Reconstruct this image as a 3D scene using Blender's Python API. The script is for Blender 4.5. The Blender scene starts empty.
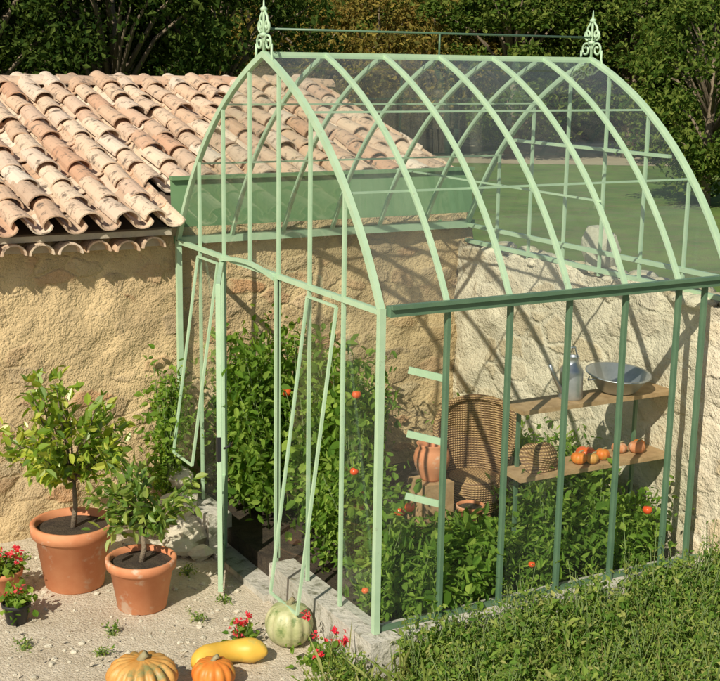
import bpy, math, random
import numpy as np
from mathutils import Vector, Matrix
random.seed(7); RNG=np.random.default_rng(7)
S=bpy.context.scene
GZ=-0.30     # outside ground level (greenhouse base top is z=0)

# ------------------------------------------------------------------ mesh builder
class MB:
    def __init__(s): s.v=[];s.n=0;s.f=[];s.m=[];s.sm=[]
    def add(s,verts,faces,mi=0,smooth=False):
        verts=np.asarray(verts,dtype=float).reshape(-1,3); o=s.n
        s.v.append(verts); s.n+=len(verts)
        for f in faces: s.f.append(tuple(int(i)+o for i in f))
        s.m+= [mi]*len(faces); s.sm+=[smooth]*len(faces)
    def box(s,a,b,mi=0):
        (x0,y0,z0),(x1,y1,z1)=a,b
        s.add([(x0,y0,z0),(x1,y0,z0),(x1,y1,z0),(x0,y1,z0),(x0,y0,z1),(x1,y0,z1),(x1,y1,z1),(x0,y1,z1)],
          [(0,3,2,1),(4,5,6,7),(0,1,5,4),(1,2,6,5),(2,3,7,6),(3,0,4,7)],mi)
    def sweep(s,pts,w,h,side,mi=0):
        side=Vector(side).normalized(); P=[Vector(p) for p in pts]; V=[];F=[]
        for i,p in enumerate(P):
            t=(P[min(i+1,len(P)-1)]-P[max(i-1,0)]).normalized()
            sd=(side-t*side.dot(t)).normalized(); n=t.cross(sd)
            for a,b in ((-1,-1),(1,-1),(1,1),(-1,1)): V.append(p+sd*(a*w/2)+n*(b*h/2))
        for i in range(len(P)-1):
            for k in range(4): F.append((4*i+k,4*i+(k+1)%4,4*i+4+(k+1)%4,4*i+4+k))
        F.append((3,2,1,0)); e=4*(len(P)-1); F.append((e,e+1,e+2,e+3))
        s.add(V,F,mi)
    def tube(s,pts,r,n=8,mi=0,cap=True):
        P=[Vector(p) for p in pts]; V=[];F=[]
        rs=r if hasattr(r,'__len__') else [r]*len(P)
        ref=Vector((0.31,0.17,0.93))
        t0=(P[-1]-P[0]); 
        if t0.length>0 and abs(t0.normalized().dot(ref))>.9: ref=Vector((1,.1,0))
        for i,p in enumerate(P):
            t=(P[min(i+1,len(P)-1)]-P[max(i-1,0)]).normalized()
            a=(ref-t*ref.dot(t))
            if a.length<1e-3: a=Vector((1,0,0))-t*t.x
            a.normalize(); b=t.cross(a)
            for k in range(n):
                an=2*math.pi*k/n; V.append(p+(a*math.cos(an)+b*math.sin(an))*rs[i])
        for i in range(len(P)-1):
            for k in range(n): F.append((n*i+k,n*i+(k+1)%n,n*i+n+(k+1)%n,n*i+n+k))
        if cap: F.append(tuple(range(n-1,-1,-1))); e=n*(len(P)-1); F.append(tuple(range(e,e+n)))
        s.add(V,F,mi,True)
    def lathe(s,prof,c,n=32,mi=0,rib=0,ribd=0,sx=1,sy=1,rot=None):
        V=[];F=[]
        for r,z in prof:
            for k in range(n):
                a=2*math.pi*k/n; rr=r*(1-ribd*(1-abs(math.cos(rib*a/2)))) if rib else r
                v=Vector((rr*math.cos(a)*sx,rr*math.sin(a)*sy,z))
                if rot: v=rot@v
                V.append((v.x+c[0],v.y+c[1],v.z+c[2]))
        for i in range(len(prof)-1):
            for k in range(n): F.append((n*i+k,n*i+(k+1)%n,n*i+n+(k+1)%n,n*i+n+k))
        s.add(V,F,mi,True)
    def leaves(s,P,L,mi=0,asp=.5,up=.3,var=.35,dirs=None,nup=.6,hexa=False):
        P=np.asarray(P,float); N=len(P)
        if N==0:return
        d=RNG.normal(size=(N,3)); 
        if dirs is not None: d=d*.6+np.asarray(dirs)*1.2
        d/=np.linalg.norm(d,axis=1)[:,None]; d[:,2]+=up; d/=np.linalg.norm(d,axis=1)[:,None]
        q=RNG.normal(size=(N,3)); q[:,2]+=nup*2
        sd=np.cross(d,q); sd/=np.linalg.norm(sd,axis=1)[:,None]+1e-9
        nn=np.cross(sd,d)
        l=(L*(1+var*RNG.uniform(-1,1,N)))[:,None]; w=l*asp*.5
        o=s.n; 
        if hexa:
            a=P; b1=P+d*l*.24+sd*w*.82+nn*w*.3; b2=P+d*l*.62+sd*w*.86+nn*w*.25-nn*l*.03; c=P+d*l-nn*l*.14
            e2=P+d*l*.62-sd*w*.86+nn*w*.25-nn*l*.03; e1=P+d*l*.24-sd*w*.82+nn*w*.3
            V=np.stack([a,b1,b2,c,e2,e1],1).reshape(-1,3); s.v.append(V); s.n+=6*N
            i=np.arange(N)*6+o
            F=np.concatenate([np.stack([i,i+1,i+2,i+3],1),np.stack([i,i+3,i+4,i+5],1)],1).reshape(-1,4)
        else:
            a=P; b=P+d*l*.42+sd*w+nn*w*.35; c=P+d*l-nn*l*.12; e=P+d*l*.42-sd*w+nn*w*.35
            V=np.stack([a,b,c,e],1).reshape(-1,3); s.v.append(V); s.n+=4*N
            i=np.arange(N)*4+o
            F=np.concatenate([np.stack([i,i+1,i+2],1),np.stack([i,i+2,i+3],1)],1).reshape(-1,3)
        s.f+= [tuple(x) for x in F.tolist()]; s.m+=[mi]*(2*N); s.sm+=[False]*(2*N)
    def finish(s,name,mats,parent=None):
        me=bpy.data.meshes.new(name); V=np.concatenate(s.v)
        me.from_pydata(V.tolist(),[],s.f); me.update()
        for m in mats: me.materials.append(m)
        me.polygons.foreach_set('material_index',s.m); me.polygons.foreach_set('use_smooth',s.sm)
        ob=bpy.data.objects.new(name,me); S.collection.objects.link(ob)
        if parent: ob.parent=parent
        return ob
def empty(name):
    e=bpy.data.objects.new(name,None); S.collection.objects.link(e); return e

# ------------------------------------------------------------------ materials
def ramp(nt,cols,fac=None):
    r=nt.nodes.new('ShaderNodeValToRGB'); el=r.color_ramp.elements
    n=len(cols)
    for i,c in enumerate(cols):
        pos=c[3] if len(c)>3 else i/(n-1)
        e=el[0] if i==0 else (el[1] if i==1 else el.new(pos)); e.position=pos; e.color=(c[0],c[1],c[2],1)
    if fac is not None: nt.links.new(fac,r.inputs[0])
    return r
def noise(nt,vec,scale,detail=6,rough=.6):
    n=nt.nodes.new('ShaderNodeTexNoise'); n.inputs['Scale'].default_value=scale
    n.inputs['Detail'].default_value=min(detail,4); n.inputs['Roughness'].default_value=rough
    if vec is not None: nt.links.new(vec,n.inputs['Vector'])
    return n
def mixc(nt,fac,a,b,typ='MIX'):
    m=nt.nodes.new('ShaderNodeMix'); m.data_type='RGBA'; m.blend_type=typ
    for sk,v in ((m.inputs[0],fac),(m.inputs[6],a),(m.inputs[7],b)):
        if hasattr(v,'links') or hasattr(v,'is_linked'): nt.links.new(v,sk)
        elif isinstance(v,(int,float)): sk.default_value=v
        else: sk.default_value=(v[0],v[1],v[2],1)
    return m.outputs[2]
def math_(nt,op,a,b=0,c=0):
    m=nt.nodes.new('ShaderNodeMath'); m.operation=op
    for i,v in enumerate((a,b,c)):
        if hasattr(v,'is_linked'): nt.links.new(v,m.inputs[i])
        else: m.inputs[i].default_value=v
    return m.outputs[0]
def newmat(name):
    m=bpy.data.materials.new(name); m.use_nodes=True; nt=m.node_tree
    return m,nt,nt.nodes['Principled BSDF'],nt.nodes.new('ShaderNodeTexCoord')
def bump(nt,b,h,st,dist=.02):
    n=nt.nodes.new('ShaderNodeBump'); n.inputs['Strength'].default_value=st; n.inputs['Distance'].default_value=dist
    nt.links.new(h,n.inputs['Height']); nt.links.new(n.outputs[0],b.inputs['Normal'])
def simple(name,cols,scale=8,rough=.7,bst=.3,bd=.01,bscale=None,metal=0,spots=None,island=None):
    m,nt,b,tc=newmat(name); o=tc.outputs['Object']
    n=noise(nt,o,scale); col=ramp(nt,[(*c[:3],.3+.4*i/(len(cols)-1)) for i,c in enumerate(cols)],n.outputs[0]).outputs[0]
    if island:
        g=nt.nodes.new('ShaderNodeNewGeometry'); r=ramp(nt,island,g.outputs['Random Per Island']); col=mixc(nt,.75,col,r.outputs[0])
    if spots:
        c,sc,th=spots; n3=noise(nt,o,sc,8,.7); r=ramp(nt,[(0,0,0,th),(1,1,1,th+.12)],n3.outputs[0]); col=mixc(nt,r.outputs[0],col,c)
    nt.links.new(col,b.inputs['Base Color']); b.inputs['Roughness'].default_value=rough; b.inputs['Metallic'].default_value=metal
    if bst>0:
        n2=noise(nt,o,bscale or scale*4,8,.65); bump(nt,b,n2.outputs[0],bst,bd)
    return m
def leafmat(name,cols,trans=.35,gloss=0):
    m,nt,b,tc=newmat(name); nt.nodes.remove(b); g=nt.nodes.new('ShaderNodeNewGeometry')
    r=ramp(nt,cols,g.outputs['Random Per Island']); col=r.outputs[0]
    d=nt.nodes.new('ShaderNodeBsdfDiffuse'); nt.links.new(col,d.inputs[0])
    t=nt.nodes.new('ShaderNodeBsdfTranslucent'); nt.links.new(mixc(nt,1.0,col,(1.5,1.5,.7),'MULTIPLY'),t.inputs[0])
    mx=nt.nodes.new('ShaderNodeMixShader'); mx.inputs[0].default_value=trans
    nt.links.new(d.outputs[0],mx.inputs[1]); nt.links.new(t.outputs[0],mx.inputs[2]); out=mx.outputs[0]
    if gloss:
        gl=nt.nodes.new('ShaderNodeBsdfGlossy'); gl.inputs['Roughness'].default_value=.4; gl.inputs[0].default_value=(.9,.95,.8,1)
        m2=nt.nodes.new('ShaderNodeMixShader'); m2.inputs[0].default_value=gloss; nt.links.new(out,m2.inputs[1]); nt.links.new(gl.outputs[0],m2.inputs[2]); out=m2.outputs[0]
    nt.links.new(out,nt.nodes['Material Output'].inputs[0]); return m
def stonemat(name,mortar,stones,cover,scale=4.2,dark=(.25,.2,.13),jk=.3,sb=.3):
    m,nt,b,tc=newmat(name); o=tc.outputs['Object']
    nd=noise(nt,o,3.5,3,.7)
    mp=nt.nodes.new('ShaderNodeMapping'); mp.inputs['Scale'].default_value=(1,1,1.8); 
    vm=nt.nodes.new('ShaderNodeVectorMath'); vm.operation='MULTIPLY_ADD'; nt.links.new(nd.outputs[1],vm.inputs[0]); vm.inputs[1].default_value=(.12,.12,.12); nt.links.new(o,vm.inputs[2])
    nt.links.new(vm.outputs[0],mp.inputs[0])
    v1=nt.nodes.new('ShaderNodeTexVoronoi'); v1.feature='DISTANCE_TO_EDGE'; v1.inputs['Scale'].default_value=scale; v1.inputs['Randomness'].default_value=.8; nt.links.new(mp.outputs[0],v1.inputs['Vector'])
    v2=nt.nodes.new('ShaderNodeTexVoronoi'); v2.inputs['Scale'].default_value=scale; v2.inputs['Randomness'].default_value=.8; nt.links.new(mp.outputs[0],v2.inputs['Vector'])
    sep=nt.nodes.new('ShaderNodeSeparateColor'); nt.links.new(v2.outputs['Color'],sep.inputs[0])
    sc=ramp(nt,stones,sep.outputs[0]).outputs[0]
    nf=noise(nt,o,20,8,.75); sc=mixc(nt,.3,sc,ramp(nt,[(.28,.21,.12,.3),(.70,.58,.40,.7)],nf.outputs[0]).outputs[0])
    n9=noise(nt,o,9,4,.7)
    ed=math_(nt,'ADD',v1.outputs[0],math_(nt,'MULTIPLY',math_(nt,'SUBTRACT',n9.outputs[0],.5),.20))
    edge=ramp(nt,[(0,0,0,.03),(1,1,1,.14)],ed)
    nc=noise(nt,o,2.2,5,.7); cc=math_(nt,'ADD',math_(nt,'MULTIPLY',nc.outputs[0],.5),math_(nt,'MULTIPLY',sep.outputs[1],.5))
    cov=ramp(nt,[(0,0,0,cover-.06),(1,1,1,cover+.06)],cc)
    mul=math_(nt,'MULTIPLY',edge.outputs[0],cov.outputs[0])
    nm=noise(nt,o,4,8,.75); mc=mixc(nt,ramp(nt,[(0,0,0,.32),(1,1,1,.68)],nm.outputs[0]).outputs[0],mortar,tuple(c*.68 for c in mortar))
    col=mixc(nt,mul,mc,sc)
    ns=noise(nt,o,.9,5,.6); col=mixc(nt,ramp(nt,[(0,0,0,.46),(jk,jk,jk,.70)],ns.outputs[0]).outputs[0],col,dark)
    nt.links.new(col,b.inputs['Base Color']); b.inputs['Roughness'].default_value=.92
    nh=noise(nt,o,8,9,.8); h=math_(nt,'MULTIPLY_ADD',mul,sb,nh.outputs[0]); bump(nt,b,h,1.0,.045)
    return m

M={}
M['frame']=simple('pale_green_paint',[(.38,.54,.35),(.47,.63,.42)],6,.42,.1,.002,spots=((.30,.34,.22),22,.64))
M['dark']=simple('dark_green',[(.08,.155,.095),(.12,.205,.12)],5,.4,.1,.002)  # darker green for gutter, long-side posts, shelf legs and cresting rod
M['fascia']=simple('green_sheet_metal',[(.13,.25,.11),(.18,.31,.15)],2,.5,.15,.004)
M['facade']=stonemat('lime_rubble_wall',(.68,.51,.28),[(.60,.41,.19),(.30,.22,.13),(.62,.46,.25),(.52,.25,.10),(.68,.54,.33)],.49,3.7,(.26,.18,.10),.5,.28)
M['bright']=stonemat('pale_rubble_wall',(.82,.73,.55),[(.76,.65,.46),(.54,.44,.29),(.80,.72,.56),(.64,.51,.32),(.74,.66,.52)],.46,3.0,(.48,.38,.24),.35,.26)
M['concrete']=simple('concrete',[(.42,.40,.34),(.62,.58,.5)],5,.9,.8,.02,spots=((.2,.19,.13),9,.53))
M['tile']=simple('clay_tile',[(.50,.32,.21),(.66,.50,.35)],9,.85,.6,.006,40,
   island=[(.64,.42,.27),(.76,.61,.45),(.54,.29,.17),(.78,.68,.55),(.56,.36,.23),(.72,.54,.38),(.44,.31,.22)],spots=((.17,.125,.09),11,.54))
M['mortar']=simple('roof_mortar',[(.40,.34,.26),(.5,.44,.34)],12,.95,.6,.01)
M['under']=simple('roof_underlay',[(.10,.07,.05),(.14,.1,.07)],6,.95)
M['terra']=simple('terracotta',[(.56,.20,.085),(.66,.29,.14)],5,.75,.12,.003,spots=((.66,.46,.33),6,.56))
M['soil']=simple('soil',[(.035,.024,.016),(.09,.065,.04)],12,.95,.9,.03)
M['wood']=simple('old_wood',[(.34,.21,.10),(.54,.36,.19)],14,.8,.5,.006)
M['metal']=simple('galvanised_metal',[(.42,.45,.48),(.6,.62,.65)],12,.38,.15,.003,metal=.8)
M['bark']=simple('bark',[(.16,.12,.08),(.28,.22,.15)],14,.9,.8,.02)
M['stem']=simple('green_stem',[(.10,.15,.04),(.16,.22,.07)],10,.6,0)
M['rock']=simple('limestone_rock',[(.46,.42,.32),(.66,.60,.48)],7,.9,.7,.02)
M['orange']=simple('orange_pumpkin',[(.52,.22,.04),(.70,.40,.12)],9,.5,.2,.006,spots=((.28,.25,.09),5,.55))
M['red_o']=simple('red_pumpkin',[(.66,.15,.02),(.74,.26,.04)],7,.5,.1,.003,spots=((.45,.30,.06),6,.56))
M['yellow']=simple('yellow_squash',[(.72,.40,.04),(.80,.52,.09)],6,.45,.1,.003,spots=((.5,.42,.1),5,.56))
M['greeny']=simple('green_squash',[(.30,.34,.13),(.58,.55,.32)],9,.5,.1,.003,spots=((.16,.22,.07),10,.55))
M['tomato']=simple('tomato_skin',[(.72,.06,.02),(.78,.16,.03)],6,.25,0)
M['black']=simple('black_plastic',[(.02,.02,.022),(.03,.03,.03)],6,.5,0)
M['petal']=leafmat('red_petals',[(.7,.03,.04),(.85,.12,.14),(.6,.02,.06)],.3)
M['cutstem']=simple('pumpkin_stem',[(.25,.2,.1),(.36,.32,.18)],20,.8)
M['lemonleaf']=leafmat('citrus_leaf',[(.18,.30,.02),(.36,.45,.04),(.54,.56,.09),(.09,.17,.02),(.24,.36,.04),(.12,.22,.02)],.4,.06)
M['lemonleaf2']=leafmat('citrus_leaf_green',[(.07,.16,.02),(.17,.28,.04),(.36,.42,.09),(.10,.20,.03)],.4,.06)
M['leaf']=leafmat('tomato_leaf',[(.07,.15,.02),(.17,.30,.04),(.34,.46,.09),(.09,.19,.03),(.22,.34,.06)],.45)
M['weed']=leafmat('weed_leaf',[(.07,.15,.025),(.16,.28,.05),(.36,.44,.10),(.10,.20,.035),(.46,.46,.16)],.42)
M['grassb']=leafmat('grass_blade',[(.16,.26,.05),(.32,.38,.1),(.46,.44,.2)],.4)
M['treeA']=leafmat('dark_tree_leaf',[(.015,.035,.008),(.045,.08,.016),(.10,.14,.03),(.03,.055,.012)],.25,0)
M['treeB']=leafmat('autumn_leaf',[(.20,.16,.035),(.32,.25,.06),(.10,.11,.03),(.24,.15,.04)],.3,0)
M['treeC']=leafmat('mid_tree_leaf',[(.03,.065,.012),(.09,.15,.025),(.19,.23,.05),(.06,.11,.02)],.3,0)
# wicker
m,nt,b,tc=newmat('wicker'); mp=nt.nodes.new('ShaderNodeMapping'); nt.links.new(tc.outputs['Object'],mp.inputs[0])
w1=nt.nodes.new('ShaderNodeTexWave'); w1.bands_direction='Z'; w1.inputs['Scale'].default_value=16; w1.inputs['Distortion'].default_value=3; nt.links.new(mp.outputs[0],w1.inputs[0])
w2=nt.nodes.new('ShaderNodeTexWave'); w2.bands_direction='X'; w2.inputs['Scale'].default_value=14; w2.inputs['Distortion'].default_value=2; nt.links.new(mp.outputs[0],w2.inputs[0])
mm=math_(nt,'MULTIPLY',w1.outputs[1],math_(nt,'MULTIPLY_ADD',w2.outputs[1],.7,.3))
nt.links.new(ramp(nt,[(.13,.06,.025,0),(.56,.36,.17,.6)],mm).outputs[0],b.inputs['Base Color']); b.inputs['Roughness'].default_value=.6; bump(nt,b,mm,1,.012); M['wicker']=m
# glass
def glassmat(name,lo,hi,base):
    m,nt,b,tc=newmat(name); nt.nodes.remove(b)
    tr=nt.nodes.new('ShaderNodeBsdfTransparent'); tr.inputs[0].default_value=(.96,.985,.97,1)
    gl=nt.nodes.new('ShaderNodeBsdfGlossy'); gl.inputs['Roughness'].default_value=.03; gl.inputs[0].default_value=(.9,.95,.95,1)
    lw=nt.nodes.new('ShaderNodeLayerWeight'); lw.inputs[0].default_value=.5
    fac=math_(nt,'MULTIPLY_ADD',math_(nt,'POWER',lw.outputs['Facing'],3.5),.6,base)
    mx=nt.nodes.new('ShaderNodeMixShader'); nt.links.new(fac,mx.inputs[0]); nt.links.new(tr.outputs[0],mx.inputs[1]); nt.links.new(gl.outputs[0],mx.inputs[2])
    df=nt.nodes.new('ShaderNodeBsdfDiffuse'); df.inputs[0].default_value=(.6,.66,.6,1)
    g=nt.nodes.new('ShaderNodeNewGeometry'); rr=math_(nt,'MULTIPLY_ADD',g.outputs['Random Per Island'],hi-lo,lo)
    mx2=nt.nodes.new('ShaderNodeMixShader'); nt.links.new(rr,mx2.inputs[0]); nt.links.new(mx.outputs[0],mx2.inputs[1]); nt.links.new(df.outputs[0],mx2.inputs[2])
    nt.links.new(mx2.outputs[0],nt.nodes['Material Output'].inputs[0]); return m
M['glass']=glassmat('greenhouse_glass',.005,.025,.04); M['roofglass']=glassmat('roof_glass',.02,.08,.07)
# gravel ground
m,nt,b,tc=newmat('gravel'); o=tc.outputs['Object']
nw=noise(nt,o,30,2); vm=nt.nodes.new('ShaderNodeVectorMath'); vm.operation='MULTIPLY_ADD'; nt.links.new(nw.outputs[1],vm.inputs[0]); vm.inputs[1].default_value=(.03,.03,.03); nt.links.new(o,vm.inputs[2])
v=nt.nodes.new('ShaderNodeTexVoronoi'); v.inputs['Scale'].default_value=70; nt.links.new(vm.outputs[0],v.inputs['Vector'])
sep=nt.nodes.new('ShaderNodeSeparateColor'); nt.links.new(v.outputs['Color'],sep.inputs[0])
c1=ramp(nt,[(.44,.37,.27),(.64,.57,.45),(.54,.46,.35),(.74,.68,.57)],sep.outputs[0]).outputs[0]
c2=ramp(nt,[(.40,.32,.21,.35),(.66,.57,.43,.65)],noise(nt,o,2.2,6,.7).outputs[0]).outputs[0]
nt.links.new(mixc(nt,.5,c1,c2),b.inputs['Base Color']); b.inputs['Roughness'].default_value=.95
nb_=noise(nt,o,45,4,.7); bump(nt,b,math_(nt,'MULTIPLY_ADD',nb_.outputs[0],.8,math_(nt,'MULTIPLY',v.outputs['Distance'],-.6)),.6,.02); M['gravel']=m
M['lawn']=simple('lawn_grass',[(.07,.13,.018),(.12,.21,.03),(.18,.26,.05)],.5,.9,.8,.05,25,spots=((.15,.17,.05),2.5,.5))
M['field']=simple('dry_field',[(.36,.30,.2),(.46,.39,.27)],.5,.95,.5,.05,8)
M['hill']=simple('hill_scrub',[(.05,.07,.02),(.14,.12,.04),(.2,.14,.05)],.35,.95,1,.6,1.2)

# ------------------------------------------------------------------ camera
f=1285.6; p=.2163; th=.0158; yaw=.5134
F=Vector((math.sin(yaw),math.cos(yaw),0)); R=Vector((math.cos(yaw),-math.sin(yaw),0)); Z=Vector((0,0,1))
CAM=Vector((-3.862,-6.590,3.597))
fw=F*math.cos(p)-Z*math.sin(p); u=F*math.sin(p)+Z*math.cos(p)
r2=R*math.cos(th)+u*math.sin(th); u2=u*math.cos(th)-R*math.sin(th)
cd=bpy.data.cameras.new('camera'); cam=bpy.data.objects.new('camera',cd); S.collection.objects.link(cam)
mw=Matrix((( r2.x,u2.x,-fw.x,CAM.x),(r2.y,u2.y,-fw.y,CAM.y),(r2.z,u2.z,-fw.z,CAM.z),(0,0,0,1)))
cam.matrix_world=mw; cd.sensor_width=36; cd.lens=f/720*36; cd.clip_end=2000; S.camera=cam
def far(D,lat): q=CAM+F*D+R*lat; return q.x,q.y

# ------------------------------------------------------------------ light
az=Vector((-.80,-.60,0)).normalized(); el=math.radians(38)
sd=az*math.cos(el)+Z*math.sin(el)
sl=bpy.data.lights.new('sun','SUN'); sl.energy=5.0; sl.angle=math.radians(.5); sl.color=(1,.93,.78)
so=bpy.data.objects.new('sun',sl); S.collection.objects.link(so); so.rotation_mode='QUATERNION'; so.rotation_quaternion=sd.to_track_quat('Z','Y'); so.location=(-10,-8,12)
w=bpy.data.worlds.new('World'); S.world=w; w.use_nodes=True; nt=w.node_tree
sk=nt.nodes.new('ShaderNodeTexSky'); sk.sky_type='NISHITA'; sk.sun_disc=False; sk.sun_elevation=el; sk.sun_rotation=math.atan2(az.x,az.y)
nt.links.new(sk.outputs[0],nt.nodes['Background'].inputs[0]); nt.nodes['Background'].inputs[1].default_value=.07
S.view_settings.view_transform='Standard'; S.view_settings.look='None'; S.view_settings.exposure=0

# ------------------------------------------------------------------ ground
mb=MB(); mb.add([(-400,-400,GZ),(400,-400,GZ),(400,400,GZ),(-400,400,GZ)],[(0,1,2,3)]); mb.finish('ground',[M['gravel']])
mb=MB(); mb.add([(-60,10.6,GZ+.004),(3.6,10.6,GZ+.004),(3.6,-30,GZ+.004),(60,-30,GZ+.004),(90,20,GZ+.004),far(50,40)+(GZ+.004,),far(50,-40)+(GZ+.004,)],[(0,1,2,3,4,5,6)]); mb.finish('lawn',[M['lawn']])
mb=MB(); mb.add([far(50,-60)+(GZ+.008,),far(50,60)+(GZ+.008,),far(62,60)+(GZ+.008,),far(62,-60)+(GZ+.008,)],[(0,1,2,3)]); mb.finish('dry_field',[M['field']])
mb=MB(); V=[];Fc=[]; nx,ny=60,24
for j in range(ny):
    for i in range(nx):
        D=64+j*5; lat=-90+i*180/(nx-1); x,y=far(D,lat); t=j/(ny-1)
        V.append((x,y,GZ-.5+32*t**1.0+ (1.6*math.sin(lat*.13+j)*math.cos(j*.7+lat*.05) if j else 0)))
for j in range(ny-1):
    for i in range(nx-1): a=j*nx+i; Fc.append((a,a+1,a+nx+1,a+nx))
mb.add(V,Fc,0,True); mb.finish('hill',[M['hill']])
mb=MB(); mb.box((.04,.1,GZ-.05),(2.8,3.3,-.12)); mb.finish('garden_soil',[M['soil']])

# ------------------------------------------------------------------ house
house=empty('stone_house')
def rubble(mb,p0,ux,uz,W,H,n,amp,mi=0,topn=0,seed=0):
    rg=np.random.default_rng(seed); nx=max(2,int(W/.06)); nz=max(2,int(H/.06))
    ph=rg.uniform(0,6,(16,)); k=rg.uniform(-18,18,(16,2)); V=[];Fc=[]
    for j in range(nz+1):
        for i in range(nx+1):
            a=i/nx*W; b=j/nz*H
            d=sum(math.sin(k[q,0]*a+k[q,1]*b+ph[q]) for q in range(16))/16*amp*2.6+rg.uniform(-.3,.3)*amp
            zz=b+(topn*math.sin(a*5+1)+topn*rg.uniform(-.6,.6) if j==nz else 0)
            V.append(Vector(p0)+Vector(ux)*a+Vector(uz)*zz+Vector(n)*d)
    for j in range(nz):
        for i in range(nx): q=j*(nx+1)+i; Fc.append((q,q+1,q+nx+2,q+nx+1))
    mb.add(V,Fc,mi,True)
WY=3.41; HX=2.98
mb=MB(); rubble(mb,(-6,WY,GZ-.05),(1,0,0),(0,0,1),6.0+HX,2.55,(0,-1,0),.024,seed=3)
mb.box((-6,WY+.08,GZ-.05),(HX,7.2,2.2)); mb.add([(HX+.003,WY+.08,2.2),(HX+.003,7.2,2.2),(HX+.003,7.2,3.15),(HX+.003,6.9,3.2)],[(0,1,2,3)])
mb.finish('walls',[M['facade']],house)
slope=.258; Y0=3.10; Z0=2.25; Y1=7.0; RZ=Z0+slope*(Y1-Y0)+.03
sa=math.atan(slope); tdir=Vector((0,math.cos(sa),math.sin(sa))); nrm=Vector((0,-math.sin(sa),math.cos(sa)))
mb=MB()
def tile(c,rot,r0,r1,L,conv,tilt,th=.013,seg=9):
    V=[];Fc=[]
    X=Vector((math.cos(rot),math.sin(rot),0)); T=(tdir+nrm*tilt).normalized(); N=X.cross(T).normalized()
    T=Vector((T.x-math.sin(rot),T.y,T.z)).normalized()
    for e,(rr,l) in enumerate(((r0,0),(r1,L))):
        for lay in (0,th):
            for k in range(seg+1):
                a=math.pi*k/seg; R_=rr-lay
                q=c+T*l+X*(math.cos(a)*R_)+N*(math.sin(a)*R_*(.85 if conv else -.7))
                V.append(q)
    n=seg+1
    for k in range(seg):
        Fc.append((k,k+1,2*n+k+1,2*n+k)); Fc.append((n+k+1,n+k,3*n+k,3*n+k+1))
        Fc.append((k+1,k,n+k,n+k+1)); Fc.append((2*n+k,2*n+k+1,3*n+k+1,3*n+k))
    Fc.append((0,2*n,3*n,n)); Fc.append((seg,n+seg,3*n+seg,2*n+seg))
    mb.add(V,Fc,0,False)
sp=.268; x=-5.9
while x<HX:
    cj=random.uniform(-.02,.02)
    for k in range(10):
        s0=k*.41
        base=Vector((x,Y0,Z0))+tdir*s0+nrm*(.055+random.uniform(-.01,.018))
        if x>-.08 and s0<.45: continue
        cj+=random.uniform(-.008,.008)
        tile(base+Vector((cj+random.uniform(-.012,.012),random.uniform(-.05,.05),0)),random.uniform(-.09,.09),.106+random.uniform(-.012,.010),.084,.5,True,-.035+random.uniform(-.018,.018))
        tile(base+Vector((sp/2,-.035,0)),random.uniform(-.03,.03),.09,.105,.5,False,-.02)
    x+=sp
mb.finish('roof_tiles',[M['tile']],house)
mb=MB(); 
a=Vector((-6,Y0+.16,Z0-.06)); b=Vector((-.1,Y0+.16,Z0-.06)); L=3.95
mb.add([a,b,b+tdir*L,a+tdir*L],[(0,1,2,3)])
dz=Z0+slope*.4-.04
a=Vector((-.1,3.5,dz)); b=Vector((HX+.02,3.5,dz)); mb.add([a,b,b+tdir*3.55,a+tdir*3.55],[(0,1,2,3)])
mb.add([(-6,Y1,RZ-.08),(HX+.02,Y1,RZ-.08),(HX+.02,10.4,2.2),(-6,10.4,2.2)],[(0,1,2,3)])
mb.finish('roof_deck',[M['under']],house)
mb=MB(); x=-5.9
while x<HX:
    V=[];Fc=[]; r0=.12+random.uniform(-.008,.01); r1=.1; zb=RZ-.01+random.uniform(-.012,.012)
    for rr,xx in ((r0,x),(r1,x+.46)):
        for k in range(9):
            a=math.pi*k/8; V.append((xx,Y1+math.cos(a)*rr,zb+math.sin(a)*rr*.85))
    for k in range(8): Fc.append((k,k+1,9+k+1,9+k))
    Fc.append(tuple(range(9))); mb.add(V,Fc,0,False); x+=.4
mb.finish('ridge_tiles',[M['tile']],house)
mb=MB(); x=-5.9
while x<-.1:
    V=[];Fc=[]; xo=x+random.uniform(-.012,.012); dzz=random.uniform(-.01,.01)
    for yy in (3.17+random.uniform(-.015,.015),3.42):
        for rr in (.1,.085):
            for k in range(9):
                a=math.pi*k/8; V.append((xo+math.cos(a)*rr,yy,2.07+dzz+math.sin(a)*rr*.9))
    for k in range(8):
        Fc+= [(k,k+1,18+k+1,18+k),(9+k+1,9+k,27+k,27+k+1),(k+1,k,9+k,9+k+1)]
    mb.add(V,Fc,0)
    mb.add([(xo+math.cos(math.pi*k/8)*.084,3.28,2.07+dzz+math.sin(math.pi*k/8)*.075) for k in range(9)],[tuple(range(9))],1)
    x+=.225
mb.box((-6,3.23,2.168),(-.1,3.44,2.215),1)
mb.finish('eave_cornice',[M['tile'],M['mortar']],house)
mb=MB(); mb.add([(-.02,3.42,2.08),(HX,3.42,2.08),(HX,3.46,2.60),(-.02,3.46,2.60)],[(0,1,2,3)])
mb.sweep([(-.02,3.45,2.605),(HX,3.45,2.605)],.06,.03,(0,1,0)); mb.sweep([(-.02,3.40,2.10),(HX,3.40,2.10)],.03,.06,(0,1,0))
mb.finish('green_fascia',[M['fascia']],house)

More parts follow.
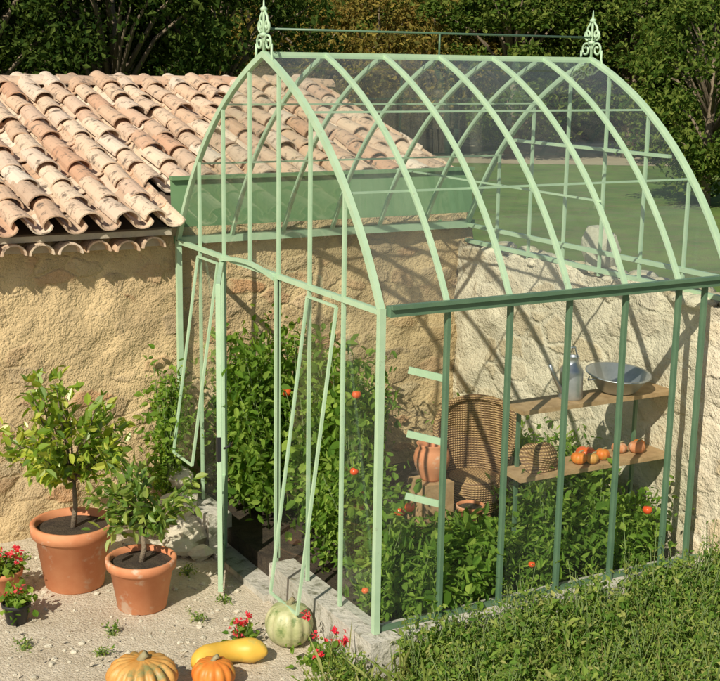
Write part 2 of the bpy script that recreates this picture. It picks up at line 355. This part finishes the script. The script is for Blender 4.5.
# end wall (sunlit)
WX=2.80
ew=empty('garden_wall')
mb=MB(); rubble(mb,(WX,3.40,GZ-.05),(0,-1,0),(0,0,1),3.60,2.27,(-1,0,0),.028,0,.02,seed=5)
rubble(mb,(WX,-.20,GZ-.05),(1,0,0),(0,0,1),.55,2.25,(0,-1,0),.025,0,.015,seed=6)
mb.box((WX+.04,-.15,GZ-.05),(WX+.52,3.4,1.87))
for i in range(60):
    y=random.uniform(-.1,3.3); x=random.uniform(WX+.04,WX+.45); r=random.uniform(.05,.12)
    mb.lathe([(0.001,-r*.5),(r,-r*.2),(r*1.1,.1*r),(r*.7,r*.4),(.001,r*.5)],(x,y,1.89),7,0,sx=random.uniform(.8,1.5),rot=Matrix.Rotation(random.uniform(0,6),3,'Z'))
mb.finish('rubble',[M['bright']],ew)
def rock(mb,c,r,fl=.7,mi=0):
    V=[];Fc=[];n=9;m_=6; k=RNG.normal(size=(4,3))*1.6; ph=RNG.uniform(0,6,4)
    for j in range(m_+1):
        for i in range(n):
            a=2*math.pi*i/n; b=math.pi*j/m_-math.pi/2
            d=Vector((math.cos(b)*math.cos(a),math.cos(b)*math.sin(a),math.sin(b)))
            rr=r*(1+.13*sum(math.sin(Vector(k[q]).dot(d)*1.8+ph[q]) for q in range(4)))
            V.append((c[0]+d.x*rr*1.15,c[1]+d.y*rr,c[2]+d.z*rr*fl))
    for j in range(m_):
        for i in range(n): Fc.append((j*n+i,j*n+(i+1)%n,(j+1)*n+(i+1)%n,(j+1)*n+i))
    mb.add(V,Fc,mi,False)
mb=MB(); rock(mb,(3.1,1.75,2.06),.13,1.5); mb.finish('capping_rock',[M['rock']],ew)

# ------------------------------------------------------------------ greenhouse
G=empty('greenhouse'); GL=2.873; GW=3.35; EZ=2.1; AZ=3.615; PE=2.635
def arch(t):
    P0=(0,EZ);P1=(.56,3.19);P2=(GW/2,AZ); a=(1-t)**2;b=2*t*(1-t);c=t*t
    return a*P0[0]+b*P1[0]+c*P2[0],a*P0[1]+b*P1[1]+c*P2[1]
def archfull(n=16):
    h=[arch(i/n) for i in range(n+1)]; return h+[(GW-y,z) for y,z in h[-2::-1]]
def zat(y):
    y=min(y,GW-y); best=min((arch(i/200) for i in range(201)),key=lambda q:abs(q[0]-y)); return best[1]
AF=archfull()
ribX=[GL*k/6 for k in range(7)]
mb=MB()
for i,xx in enumerate(ribX):
    wd=.036 if i in (0,6) else .026
    mb.sweep([(xx,y,z) for y,z in AF],wd,.042 if i in(0,6) else .034,(1,0,0))
bars=[GW*k/7 for k in range(1,7)]
for yb in bars:
    mb.box((-.012,yb-.010,0 if yb not in (bars[3],) else EZ),(.012,yb+.010,zat(yb)-.01))
    mb.box((GL-.012,yb-.010,1.9),(GL+.012,yb+.010,zat(yb)-.01))
for xx in (0,GL):
    mb.box((xx-.018,-.0,EZ-.022),(xx+.018,GW,EZ+.012))
mb.box((-.021,-.021,0),(.021,.021,EZ+.02)); mb.box((-.022,GW-.03,0),(.022,GW+.01,EZ))
mb.box((0,GW/2-.020,AZ-.025),(GL,GW/2+.020,AZ+.016))
for t in (.36,.68):
    y,z=arch(t)
    for yy in (y,GW-y): mb.sweep([(0,yy,z-.03),(GL,yy,z-.03)],.012,.014,(0,1,0))
mb.box((0,GW-.03,EZ-.03),(GL,GW+.03,EZ+.03))
y3,z3=arch(.5)
mb.box((GL-.02,y3,z3-.12),(GL+.02,GW-y3,z3-.095))
mb.sweep([(GL*.667,.30,2.66),(GL*.667,3.05,2.66)],.014,.014,(1,0,0))
mb.box((GL-.02,0,1.93),(GL+.02,GW,1.965))
mb.sweep([(-.03,bars[2]+(bars[4]-bars[2])*k/12,EZ-.02+.05*math.sin(math.pi*k/12)) for k in range(13)],.026,.028,(1,0,0))
mb.box((-.03,bars[4]-.018,GZ+.05),(.0,bars[4]+.018,EZ)); mb.box((-.03,bars[2]-.010,GZ+.05),(.0,bars[2]+.010,EZ))
mb.finish('pale_frame',[M['frame']],G)
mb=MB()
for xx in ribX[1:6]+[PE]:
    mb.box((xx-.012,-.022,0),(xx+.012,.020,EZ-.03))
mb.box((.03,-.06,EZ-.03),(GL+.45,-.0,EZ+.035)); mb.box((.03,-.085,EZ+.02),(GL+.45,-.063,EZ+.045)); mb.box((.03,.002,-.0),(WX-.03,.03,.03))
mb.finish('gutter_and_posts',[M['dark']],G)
mb=MB()
for i in range(6):
    a,b=ribX[i]+.014,ribX[i+1]-.014
    for s0 in range(0,len(AF)-1,4):
        V=[];Fc=[]; seg=AF[s0:s0+5]
        for y,z in seg: V+= [(a,y,z),(b,y,z)]
        for k in range(len(seg)-1): Fc.append((2*k,2*k+1,2*k+3,2*k+2))
        mb.add(V,Fc,1,True)
pl=[.02]+ribX[1:6]+[PE]
for i in range(len(pl)-1):
    a,b=pl[i]+.014,pl[i+1]-.014; mb.add([(a,0.001,.03),(b,0.001,.03),(b,0.001,EZ-.03),(a,0.001,EZ-.03)],[(0,1,2,3)])
ys=[0]+bars+[GW]
for i in range(7):
    a,b=ys[i]+.012,ys[i+1]-.012
    for xx,zb in ((0,EZ+.01),(GL,1.97)):
        mb.add([(xx,a,zb),(xx,b,zb),(xx,b,zat(b)-.02),(xx,(a+b)/2,zat((a+b)/2)-.02),(xx,a,zat(a)-.02)],[(0,1,2,3,4)])
    if i in (0,5): mb.add([(0,a,.02),(0,b,.02),(0,b,EZ-.03),(0,a,EZ-.03)],[(0,1,2,3)])
mb.finish('glazing',[M['glass'],M['roofglass']],G)
mb=MB()
mb.box((-.10,-.12,GZ-.05),(WX,.12,-.002)); mb.box((-.10,.12,GZ-.05),(.10,1.38,-.004)); mb.box((-.12,2.46,GZ-.05),(.08,3.38,-.004))
mb.box((-.14,1.38,GZ-.05),(.14,2.46,GZ+.05))
mb.finish('base_wall',[M['concrete']],G)
# door leaf (open outward)
hb=Vector((-.02,bars[4],0)); dd=Vector((-.42,-.905,0)).normalized(); mb=MB()
perp=Vector((-dd.y,dd.x,0))
def leafbar(u0,z0,u1,z1,w=.035):
    mb.sweep([hb+dd*u0+Z*z0,hb+dd*u1+Z*z1],w,.03,perp if abs(z1-z0)>.1 else Z)
leafbar(.02,GZ+.06,.02,EZ-.04); leafbar(.90,GZ+.06,.90,EZ-.06); leafbar(.02,EZ-.05,.90,EZ-.07); leafbar(.02,GZ+.08,.90,GZ+.08); leafbar(.02,.35,.90,.35,.03)
q0=hb+dd*.04;q1=hb+dd*.88
mb.add([q0+Z*(GZ+.1),q1+Z*(GZ+.1),q1+Z*.34,q0+Z*.34],[(0,1,2,3)],0)
mb.add([q0+Z*.36,q1+Z*.36,q1+Z*(EZ-.08),q0+Z*(EZ-.06)],[(0,1,2,3)],1)
e0=hb+dd*.9
mb.box((e0.x-.022,e0.y-.020,.76),(e0.x+.010,e0.y+.010,.94),2)
mb.tube([hb+dd*.9+Z*.85+perp*.03,hb+dd*.9+Z*.87+perp*.07,hb+dd*.82+Z*.87+perp*.08],.008,6,2)
mb.finish('door_leaf',[M['frame'],M['glass'],M['black']],G)
def panel(ya,yb,off,zt,zb,name):
    mb=MB()
    a=[(-.03,ya,zt),(-off,ya,zb)]; b=[(-.03,yb,zt),(-off,yb,zb)]
    mb.sweep(a,.018,.018,(0,1,0)); mb.sweep(b,.018,.018,(0,1,0))
    for t in (0,1): mb.sweep([a[t],b[t]],.016,.016,(1,0,0))
    mb.add([a[0],b[0],b[1],a[1]],[(0,1,2,3)],1); mb.finish(name,[M['frame'],M['glass']],G)
panel(.52,.93,.30,2.04,-.02,'leaning_panel'); panel(2.45,2.85,.26,2.04,.45,'leaning_panel_side')
for i,zc in enumerate((1.62,1.20,.78)):
    mb=MB(); mb.sweep([(.30,.16,zc+.05),(.50,.02,zc)],.045,.012,(0,0,1)); mb.finish('vent_lever',[M['frame']],G)
# cresting + finials
mb=MB(); yc=GW/2
mb.tube([(0,yc,AZ+.17),(GL,yc,AZ+.17)],.008,8,1); mb.tube([(GL/2,yc,AZ),(GL/2,yc,AZ+.17)],.008,6,1)
def spiral(x,cy,cz,r,turns,a0,sgn,rt=.009):
    pts=[]
    for k in range(26):
        t=k/25; a=a0+sgn*turns*2*math.pi*t; rr=r*(1-.75*t); pts.append((x,cy+rr*math.cos(a),cz+rr*math.sin(a)))
    mb.tube(pts,rt,6)
for x in (0,GL):
    mb.tube([(x,yc,AZ-.02),(x,yc,AZ+.3),(x,yc,AZ+.38)],[.012,.010,.003],8)
    mb.lathe([(.001,-.022),(.02,-.012),(.026,0),(.02,.012),(.001,.022)],(x,yc,AZ+.30),12)
    mb.lathe([(.001,-.018),(.03,-.008),(.03,.008),(.001,.018)],(x,yc,AZ+.13),12)
    for s_ in (1,-1):
        spiral(x,yc+s_*.068,AZ+.075,.058,1.4,0 if s_<0 else math.pi,s_*-1)
        spiral(x,yc+s_*.052,AZ+.19,.042,1.3,-math.pi/2,s_)
        mb.tube([(x,yc+s_*.03,AZ+.15),(x,yc+s_*.07,AZ+.20),(x,yc+s_*.055,AZ+.25),(x,yc+s_*.015,AZ+.29)],.009,6)
        mb.tube([(x,yc+s_*.15,AZ-.06),(x,yc+s_*.125,AZ+.0),(x,yc+s_*.125,AZ+.07)],.009,6)
mb.finish('ridge_finials',[M['frame'],M['dark']],G)

# ------------------------------------------------------------------ shelves & things
sh=empty('plank_shelf'); mb=MB()
ZA,ZB=1.20,.705
for z in (ZA,ZB):
    mb.add(*(lambda y0,y1:([(1.40,y0,z-.03),(2.79,y0-.02,z-.03),(2.79,y1,z-.03),(1.42,y1,z-.03),(1.40,y0,z),(2.79,y0-.02,z),(2.79,y1,z),(1.42,y1,z)],[(0,3,2,1),(4,5,6,7),(0,1,5,4),(1,2,6,5),(2,3,7,6),(3,0,4,7)]))(.40,.68),0)
for x in (1.55,2.65): mb.box((x-.012,.64,GZ),(x+.012,.665,ZA-.032),1); 
mb.finish('planks',[M['wood'],M['dark']],sh)
def obj(name,fn,mats):
    mb=MB(); fn(mb); return mb.finish(name,mats)
def can(mb):
    c=(1.93,.55,ZA)
    mb.lathe([(.001,.0),(.085,0),(.088,.01),(.085,.2),(.08,.22),(.045,.27),(.045,.31),(.052,.315)],c,24)
    mb.tube([(c[0]+.05,c[1],c[2]+.3),(c[0]+.02,c[1],c[2]+.38),(c[0]-.05,c[1],c[2]+.38),(c[0]-.08,c[1],c[2]+.22)],.007,6)
    mb.tube([(c[0]-.08,c[1],c[2]+.06),(c[0]-.17,c[1],c[2]+.2),(c[0]-.2,c[1],c[2]+.27)],[.018,.012,.012],8)
obj('watering_can',can,[M['metal']])
def basin(mb):
    rt=Matrix.Rotation(math.radians(6),3,'X')
    c=(2.36,.55,ZA+.01)
    mb.lathe([(.001,0),(.12,0),(.15,.02),(.225,.13),(.245,.135),(.245,.142),(.222,.14),(.145,.03),(.001,.012)],c,36,rot=rt)
    for s_ in (1,-1): mb.tube([(c[0]+s_*.23,c[1]-.04,c[2]+.12),(c[0]+s_*.275,c[1],c[2]+.11),(c[0]+s_*.23,c[1]+.04,c[2]+.12)],.006,6)
obj('metal_basin',basin,[M['metal']])
def hat(mb):
    c=(1.66,.53,ZB+.06); rt=Matrix.Rotation(math.radians(40),3,'X')
    mb.lathe([(.16,.0),(.10,.02),(.09,.05),(.08,.13),(.001,.15)],c,24,rot=rt)
obj('straw_hat',hat,[M['wicker']])
def pumpkin(c,r,h,n,mat,name,ribd=.16,stem=True):
    def fn(mb):
        prof=[]
        for k in range(15):
            a=-math.pi/2+math.pi*k/14
            prof.append((max(.02*r,r*math.cos(a)**.75 if math.cos(a)>0 else .02*r), h/2*math.sin(a)*(1 if k<12 else .93)))
        mb.lathe(prof,c,n*6,0,n,ribd)
        if stem: mb.tube([(c[0],c[1],c[2]+h*.40),(c[0]+.01,c[1],c[2]+h*.52),(c[0]+.03,c[1]-.01,c[2]+h*.60)],[.026*r/.15,.016*r/.15,.018*r/.15],7,1)
    return obj(name,fn,[M[mat],M['cutstem']])
pumpkin((-1.40,.47,GZ+.12),.225,.25,16,'orange','pumpkin',.2)
pumpkin((-.98,.33,GZ+.10),.14,.20,12,'red_o','pumpkin',.12)
pumpkin((-.28,.68,GZ+.15),.165,.30,12,'greeny','pumpkin',.08)
for (x,y,r,h,mt) in ((2.00,.50,.06,.09,'red_o'),(2.11,.56,.075,.10,'tomato'),(2.22,.50,.055,.085,'red_o'),(2.09,.46,.05,.08,'orange'),(2.45,.58,.06,.08,'terra'),(2.57,.52,.065,.09,'terra'),(2.66,.60,.05,.07,'red_o')):
    pumpkin((x,y,ZB+h*.5),r,h,8,mt,'small_squash',.08)
def sq(mb):
    c=Vector((-.80,.50,GZ+.09)); pts=[];rs=[]
    for k in range(17):
        t=k/16; a=2.7-2.5*t; pts.append(c+Vector((.25*math.cos(a),.17*math.sin(a)-.08,0))); rs.append([.02,.055,.072,.082,.086,.082,.078,.074,.072,.072,.075,.08,.082,.078,.065,.045,.015][k])
    mb.tube(pts,rs,16)
obj('yellow_squash',sq,[M['yellow']])
def potprof(r,h): return [(.001,0),(.66*r,0),(.70*r,.02*h),(.90*r,.80*h),(1.0*r,.82*h),(1.02*r,.98*h),(.98*r,1.0*h),(.90*r,.99*h),(.88*r,.88*h)]
def branchy(mb,base,h0,cc,rad,nb,nl,L,mi,ms,dn=(1,1,1)):
    b0=Vector(base); top=b0+Vector((.02,.01,h0)); mb.tube([b0,b0+Vector((.02,-.01,h0*.5)),top],[.024,.019,.016],8,ms)
    for i in range(nb):
        d=Vector(RNG.normal(size=3)); d.normalize(); 
        if d.z<-.5: d.z*=.5
        tgt=Vector(cc)+Vector((d.x*rad*dn[0],d.y*rad*dn[1],d.z*rad*dn[2]))*random.uniform(.5,1.2)
        mid=(top+tgt)/2+Vector((random.uniform(-.05,.05),random.uniform(-.05,.05),.03))
        mb.tube([top,mid,tgt],[.009,.006,.003],5,ms)
        ts=RNG.uniform(.45,1.05,nl); A=np.array(top);B=np.array(mid);C=np.array(tgt)
        P=((1-ts)**2)[:,None]*A+(2*ts*(1-ts))[:,None]*B+(ts**2)[:,None]*C+RNG.normal(size=(nl,3))*.04
        mb.leaves(P,L,mi,.52,.05,.4,dirs=np.tile(np.array(d)*.45,(nl,1)),hexa=True)
def potted(name,c,r,h,fn,potm='terra'):
    e=empty(name); mb=MB(); mb.lathe(potprof(r,h),c,40); mb.finish('pot',[M[potm]],e)
    mb=MB(); mb.lathe([(.001,.90*h),(.5*r,.91*h),(.885*r,.89*h)],c,24); mb.finish('potting_soil',[M['soil']],e)
    mb=MB(); fn(mb,(c[0],c[1],c[2]+h*.88)); mb.finish('plant',[M['lemonleaf'],M['bark'],M['petal'],M['leaf'],M['lemonleaf2']],e)
potted('potted_lemon_tree',(-1.26,2.33,GZ),.31,.50,lambda mb,b:branchy(mb,b,.36,(b[0]-.02,b[1],b[2]+.70),.43,40,30,.085,0,1,(.95,1,1.05)))
potted('potted_lemon_tree',(-.95,1.72,GZ),.25,.38,lambda mb,b:branchy(mb,b,.22,(b[0]+.12,b[1]+.02,b[2]+.44),.36,27,24,.08,4,1,(1.05,1,.8)))
def flowers(mb,b,n=26,s=.12,hh=.12):
    for i in range(n):
        o=Vector(b)+Vector((random.uniform(-s,s),random.uniform(-s,s),random.uniform(.05,hh+.06)))
        mb.tube([b,o],.003,4,1); P=np.array(o)+RNG.normal(size=(12,3))*.014; mb.leaves(P,.032,2,.8,.3)
    P=np.array(b)+RNG.normal(size=(160,3))*np.array([s*.7,s*.7,.05]); P[:,2]+=.03; mb.leaves(P,.05,3,.8,.2,hexa=True)
potted('potted_geranium',(-1.80,2.33,GZ),.15,.22,lambda mb,b:flowers(mb,b,12,.12,.12))
potted('potted_herb',(-1.82,1.86,GZ),.10,.15,lambda mb,b:flowers(mb,b,2,.07,.06),'black')
e=empty('red_geranium'); mb=MB(); flowers(mb,(-.56,.80,GZ),6,.07,.2); flowers(mb,(-.2,.30,GZ),8,.12,.26); mb.finish('plant',[M['leaf'],M['stem'],M['petal'],M['leaf']],e)
mb=MB()
for c,r in (((-.22,2.66,GZ+.12),.17),((-.24,2.8,GZ+.33),.14),((-.35,2.5,GZ+.07),.12),((-.16,2.95,GZ+.5),.12),((-.5,2.6,GZ+.06),.1),((-.24,2.35,GZ+.05),.08)): rock(mb,c,r)
mb.finish('rock_pile',[M['rock']])
mb=MB()
for i in range(900):
    x=random.uniform(-2.6,0); y=random.uniform(-2.5,3.2); r=random.choice((.006,.008,.01,.013,.02))
    if x>-.15 and y>-.1: continue
    rock(mb,(x,y,GZ+r*.3),r)
mb.finish('pebbles',[M['rock']])
# chair
ch=empty('wicker_armchair'); cx,cy=1.92,1.72; face=math.radians(232)
mb=MB(); V=[];Fc=[];n=30;m_=8
for j in range(m_+1):
    for i in range(n+1):
        a=face+math.pi+math.radians(-125+250*i/n); q=abs(-125+250*i/n)/125
        top=.84-.36*q**2.2; z=.0+(top)*j/m_; rr=.25+.07*(j/m_)**2+.03*math.sin(j/m_*3)
        V.append((cx+rr*math.cos(a),cy+rr*math.sin(a),z))
for j in range(m_):
    for i in range(n): q=j*(n+1)+i; Fc.append((q,q+1,q+n+2,q+n+1))
mb.add(V,Fc,0,True); mb.tube(V[m_*(n+1):],.028,8,0)
mb.lathe([(.001,.27),(.20,.265),(.24,.24),(.24,.12),(.22,.0)],(cx,cy,0),28)
for a in (45,135,225,315): 
    A=face+math.radians(a); mb.tube([(cx+.18*math.cos(A),cy+.18*math.sin(A),.05),(cx+.22*math.cos(A),cy+.22*math.sin(A),-.12)],.02,8)
mb.finish('woven_shell',[M['wicker']],ch)
def jug(mb):
    c=(1.36,1.50,.38); mb.lathe([(.001,0),(.075,0),(.085,.02),(.135,.12),(.145,.18),(.13,.24),(.105,.27),(.125,.295),(.12,.30),(.095,.27),(.09,.2)],c,32)
    mb.box((c[0]-.13,c[1]-.13,-.12),(c[0]+.13,c[1]+.13,.378),1)
obj('terracotta_jar',jug,[M['terra'],M['wood']])
potted('empty_clay_pot',(1.5,1.15,.06),.11,.2,lambda mb,b:mb.leaves(np.array([b]),.03,3))

# ------------------------------------------------------------------ greenhouse vegetation
def plant(mb,base,h,spread,stems,nl,L,mi=0,ms=1,asp=.5,cl=.07,hexa=False):
    for i in range(stems):
        a=random.uniform(0,6.28); s_=random.uniform(.3,1)*spread; hh=h*random.uniform(.65,1.05)
        b=np.array(base); t1=b+np.array([math.cos(a)*s_*.35,math.sin(a)*s_*.35,hh*.6]); t2=b+np.array([math.cos(a)*s_,math.sin(a)*s_,hh])
        mb.tube([b,t1,t2],[.007,.005,.002],4,ms)
        t=RNG.uniform(.12,1.05,nl)[:,None]; P=(1-t)**2*b+2*t*(1-t)*t1+t*t*t2+RNG.normal(size=(nl,3))*cl*np.array([1,1,.6])
        mb.leaves(P,L,mi,asp,.05,.4,hexa=hexa)
def bed(name,lst,toms=0,L=.07,nl=70):
    mb=MB()
    for (x,y,h,sp_) in lst: plant(mb,(x,y,-.13),h,sp_,7,int(nl*random.uniform(.6,1.1)),L*random.uniform(.75,1.3),asp=random.choice((.35,.5,.65)),hexa=True)
    for i in range(toms):
        x,y,h,sp_=random.choice(lst); r=random.uniform(.025,.045); c=(x+random.uniform(-sp_,sp_)*.9,max(.07,y-random.uniform(.3,1)*sp_),-.1+h*random.uniform(.4,.9))
        mb.lathe([(.001,-r*.85),(r*.7,-r*.6),(r,0),(r*.75,r*.6),(.001,r*.7)],c,12,2,sy=random.uniform(.8,1.1))
    return mb.finish(name,[M['leaf'],M['stem'],M['tomato']])
rr_=random.uniform
bed('tomato_plants',[(rr_(.3,.9),rr_(2.2,3.1),rr_(1.2,1.65),.28) for i in range(14)]+[(rr_(1.0,1.6),rr_(2.6,3.1),rr_(1.0,1.3),.28) for i in range(6)]+[(.25,3.0,1.4,.2),(.3,2.7,1.5,.2)],5)
bed('tomato_plants',[(.35,.9,1.1,.25),(.5,1.25,1.6,.25),(.45,.6,1.0,.25),(.6,1.6,1.6,.25),(.5,1.9,1.4,.25),(.3,1.3,.8,.2),(.8,2.3,1.4,.25),(.3,.4,.8,.2)],6)
bed('pepper_plants',[(rr_(.25,2.6),rr_(.22,.5),rr_(.36,.60),.2) for i in range(27)]+[(rr_(.7,1.2),rr_(.6,.95),rr_(.4,.5),.18) for i in range(8)]+[(2.1,.35,.85,.15),(1.62,.35,.8,.14)],8)
bed('pepper_plants',[(rr_(1.75,2.65),rr_(.8,1.2),rr_(.4,.7),.2) for i in range(7)]+[(rr_(2.4,2.65),rr_(1.3,2.8),rr_(.5,.8),.2) for i in range(7)],3)
bed('wall_creeper',[(rr_(-.3,-.08),rr_(2.95,3.25),rr_(.7,1.3),.14) for i in range(6)],0,.06,50)
mb=MB()
for i in range(900):
    x=RNG.uniform(-.60,5.2); y=-RNG.uniform(-.28,1.5)
    if i<180: x=RNG.uniform(.1,4.5); y=-RNG.uniform(.16,.38)
    if x>-.14 and y>-.15: continue
    if x<-.14 and y>.30-.9*abs(x+.14): continue
    h=(.18+.26*RNG.uniform())*(1+.14*min(x,3)) 
    if x<.1: h*=.6
    if random.random()<.16: h*=1.4
    plant(mb,(x,y,GZ),h,.13,4,26,random.choice((.028,.038,.055)),0,1,random.choice((.3,.45,.65)),.03)
N=6000; P=np.stack([RNG.uniform(-.6,5,N),-RNG.uniform(-.2,2,N),np.full(N,GZ)],1); P=P[((P[:,0]>-.14)&(P[:,1]<-.15))|((P[:,0]<=-.14)&(P[:,1]<.2-.9*abs(P[:,0]+.14)))]
mb.leaves(P,.20,2,.045,1.3,.5)
P=P[:1500]+np.array([0,0,.12]); mb.leaves(P,.24,2,.03,1.2,.5)
mb.finish('weeds',[M['weed'],M['stem'],M['grassb']])
mb=MB()
for (x,y) in ((-.7,1.3),(-1.3,1.35),(-.6,2.4),(-1.45,1.1),(-1.0,2.9),(-1.6,3.05),(-.45,2.1),(-1.9,1.4),(-.4,1.5),(-1.5,2.95),(-.9,3.1)):
    plant(mb,(x,y,GZ),.07,.1,5,12,.03,0,1,.4,.02)
P=np.stack([RNG.uniform(-2.4,-.3,260),RNG.uniform(0,3.1,260),np.full(260,GZ+.004)],1); mb.leaves(P,.035,2,.6,.02,.5,nup=3)
mb.finish('gravel_weeds',[M['weed'],M['stem'],M['mortar']])

# ------------------------------------------------------------------ trees
def treemesh(name,leaf,h=7.,rad=2.6,nb=60,nl=220,L=.17,low=.9):
    mb=MB(); mb.tube([(0,0,-.2),(.1,0,h*.25),(0,.1,h*.5),(.1,0,h*.75)],[.2,.16,.12,.05],8,1)
    for i in range(nb):
        u_=RNG.normal(size=3); u_/=np.linalg.norm(u_); s_=RNG.uniform(.35,1)**.6
        c=np.array([u_[0]*rad*s_,u_[1]*rad*s_,low+(h-low)/2+u_[2]*s_*(h-low)/2]); 
        if i%2==0: mb.tube([(0,0,max(.5,c[2]*.55)),tuple(c*np.array([.5,.5,.85])),tuple(c)],[.07,.045,.015],5,1)
        br=RNG.uniform(.4,1.0); P=RNG.normal(size=(nl,3)); P/=np.linalg.norm(P,axis=1)[:,None]; P*= (RNG.uniform(.1,1.2,nl)**.6)[:,None]*br*np.array([1,1,.7]); mb.leaves(P+c,L,0,.6,.1,.5)
    ob=mb.finish(name,[leaf,M['bark']]); me=ob.data; bpy.data.objects.remove(ob); return me
tA=treemesh('treeA',M['treeA'],L=.14,nl=260); tB=treemesh('treeB',M['treeB'],6,2.8); tC=treemesh('treeC',M['treeC'],7,3.0,70,220,.18,.5)
def tree(me,D,lat,s,name='broadleaf_tree'):
    o=bpy.data.objects.new(name,me); S.collection.objects.link(o); x,y=far(D,lat); o.location=(x,y,GZ); o.rotation_euler=(0,0,RNG.uniform(0,6.28)); o.scale=(s*RNG.uniform(.9,1.15),s*RNG.uniform(.9,1.15),s)
for D,lat,s,t in ((26,-7.8,1,tA),(27,-5.2,1.05,tA),(29,-3.4,1.0,tA),(31,-6.6,1.2,tC),(34,-9.5,1.2,tA),
    (52,.6,1.15,tB),(50,-1.8,1.1,tB),(55,3.2,1.1,tB),(53,6.,1.2,tC),(55,8.4,1.2,tC),(54,11,1.3,tA),(50,13.2,1.15,tC),(56,15.,1.3,tC),(36,9.6,.85,tC),(56,-5,1.3,tB),(60,1.5,1.4,tC),(60,6.8,1.5,tA),(24,-11,1.1,tA),(48,18,1.2,tA),(58,-11,1.4,tC)):
    tree(t,D,lat,s)
mb=MB()
for i in range(420):
    D=random.uniform(64,110); lat=random.uniform(-45,45); x,y=far(D,lat); z=GZ+32*(D-64)/115; r=random.uniform(1.2,2.6)
    P=RNG.normal(size=(90,3)); P/=np.linalg.norm(P,axis=1)[:,None]; P=P*r*np.array([1,1,.9])+np.array([x,y,z+r*.7]); mb.leaves(P,.8,random.choice((0,1,1,2)),.8,.2)
mb.finish('distant_trees',[M['treeA'],M['treeB'],M['treeC']])
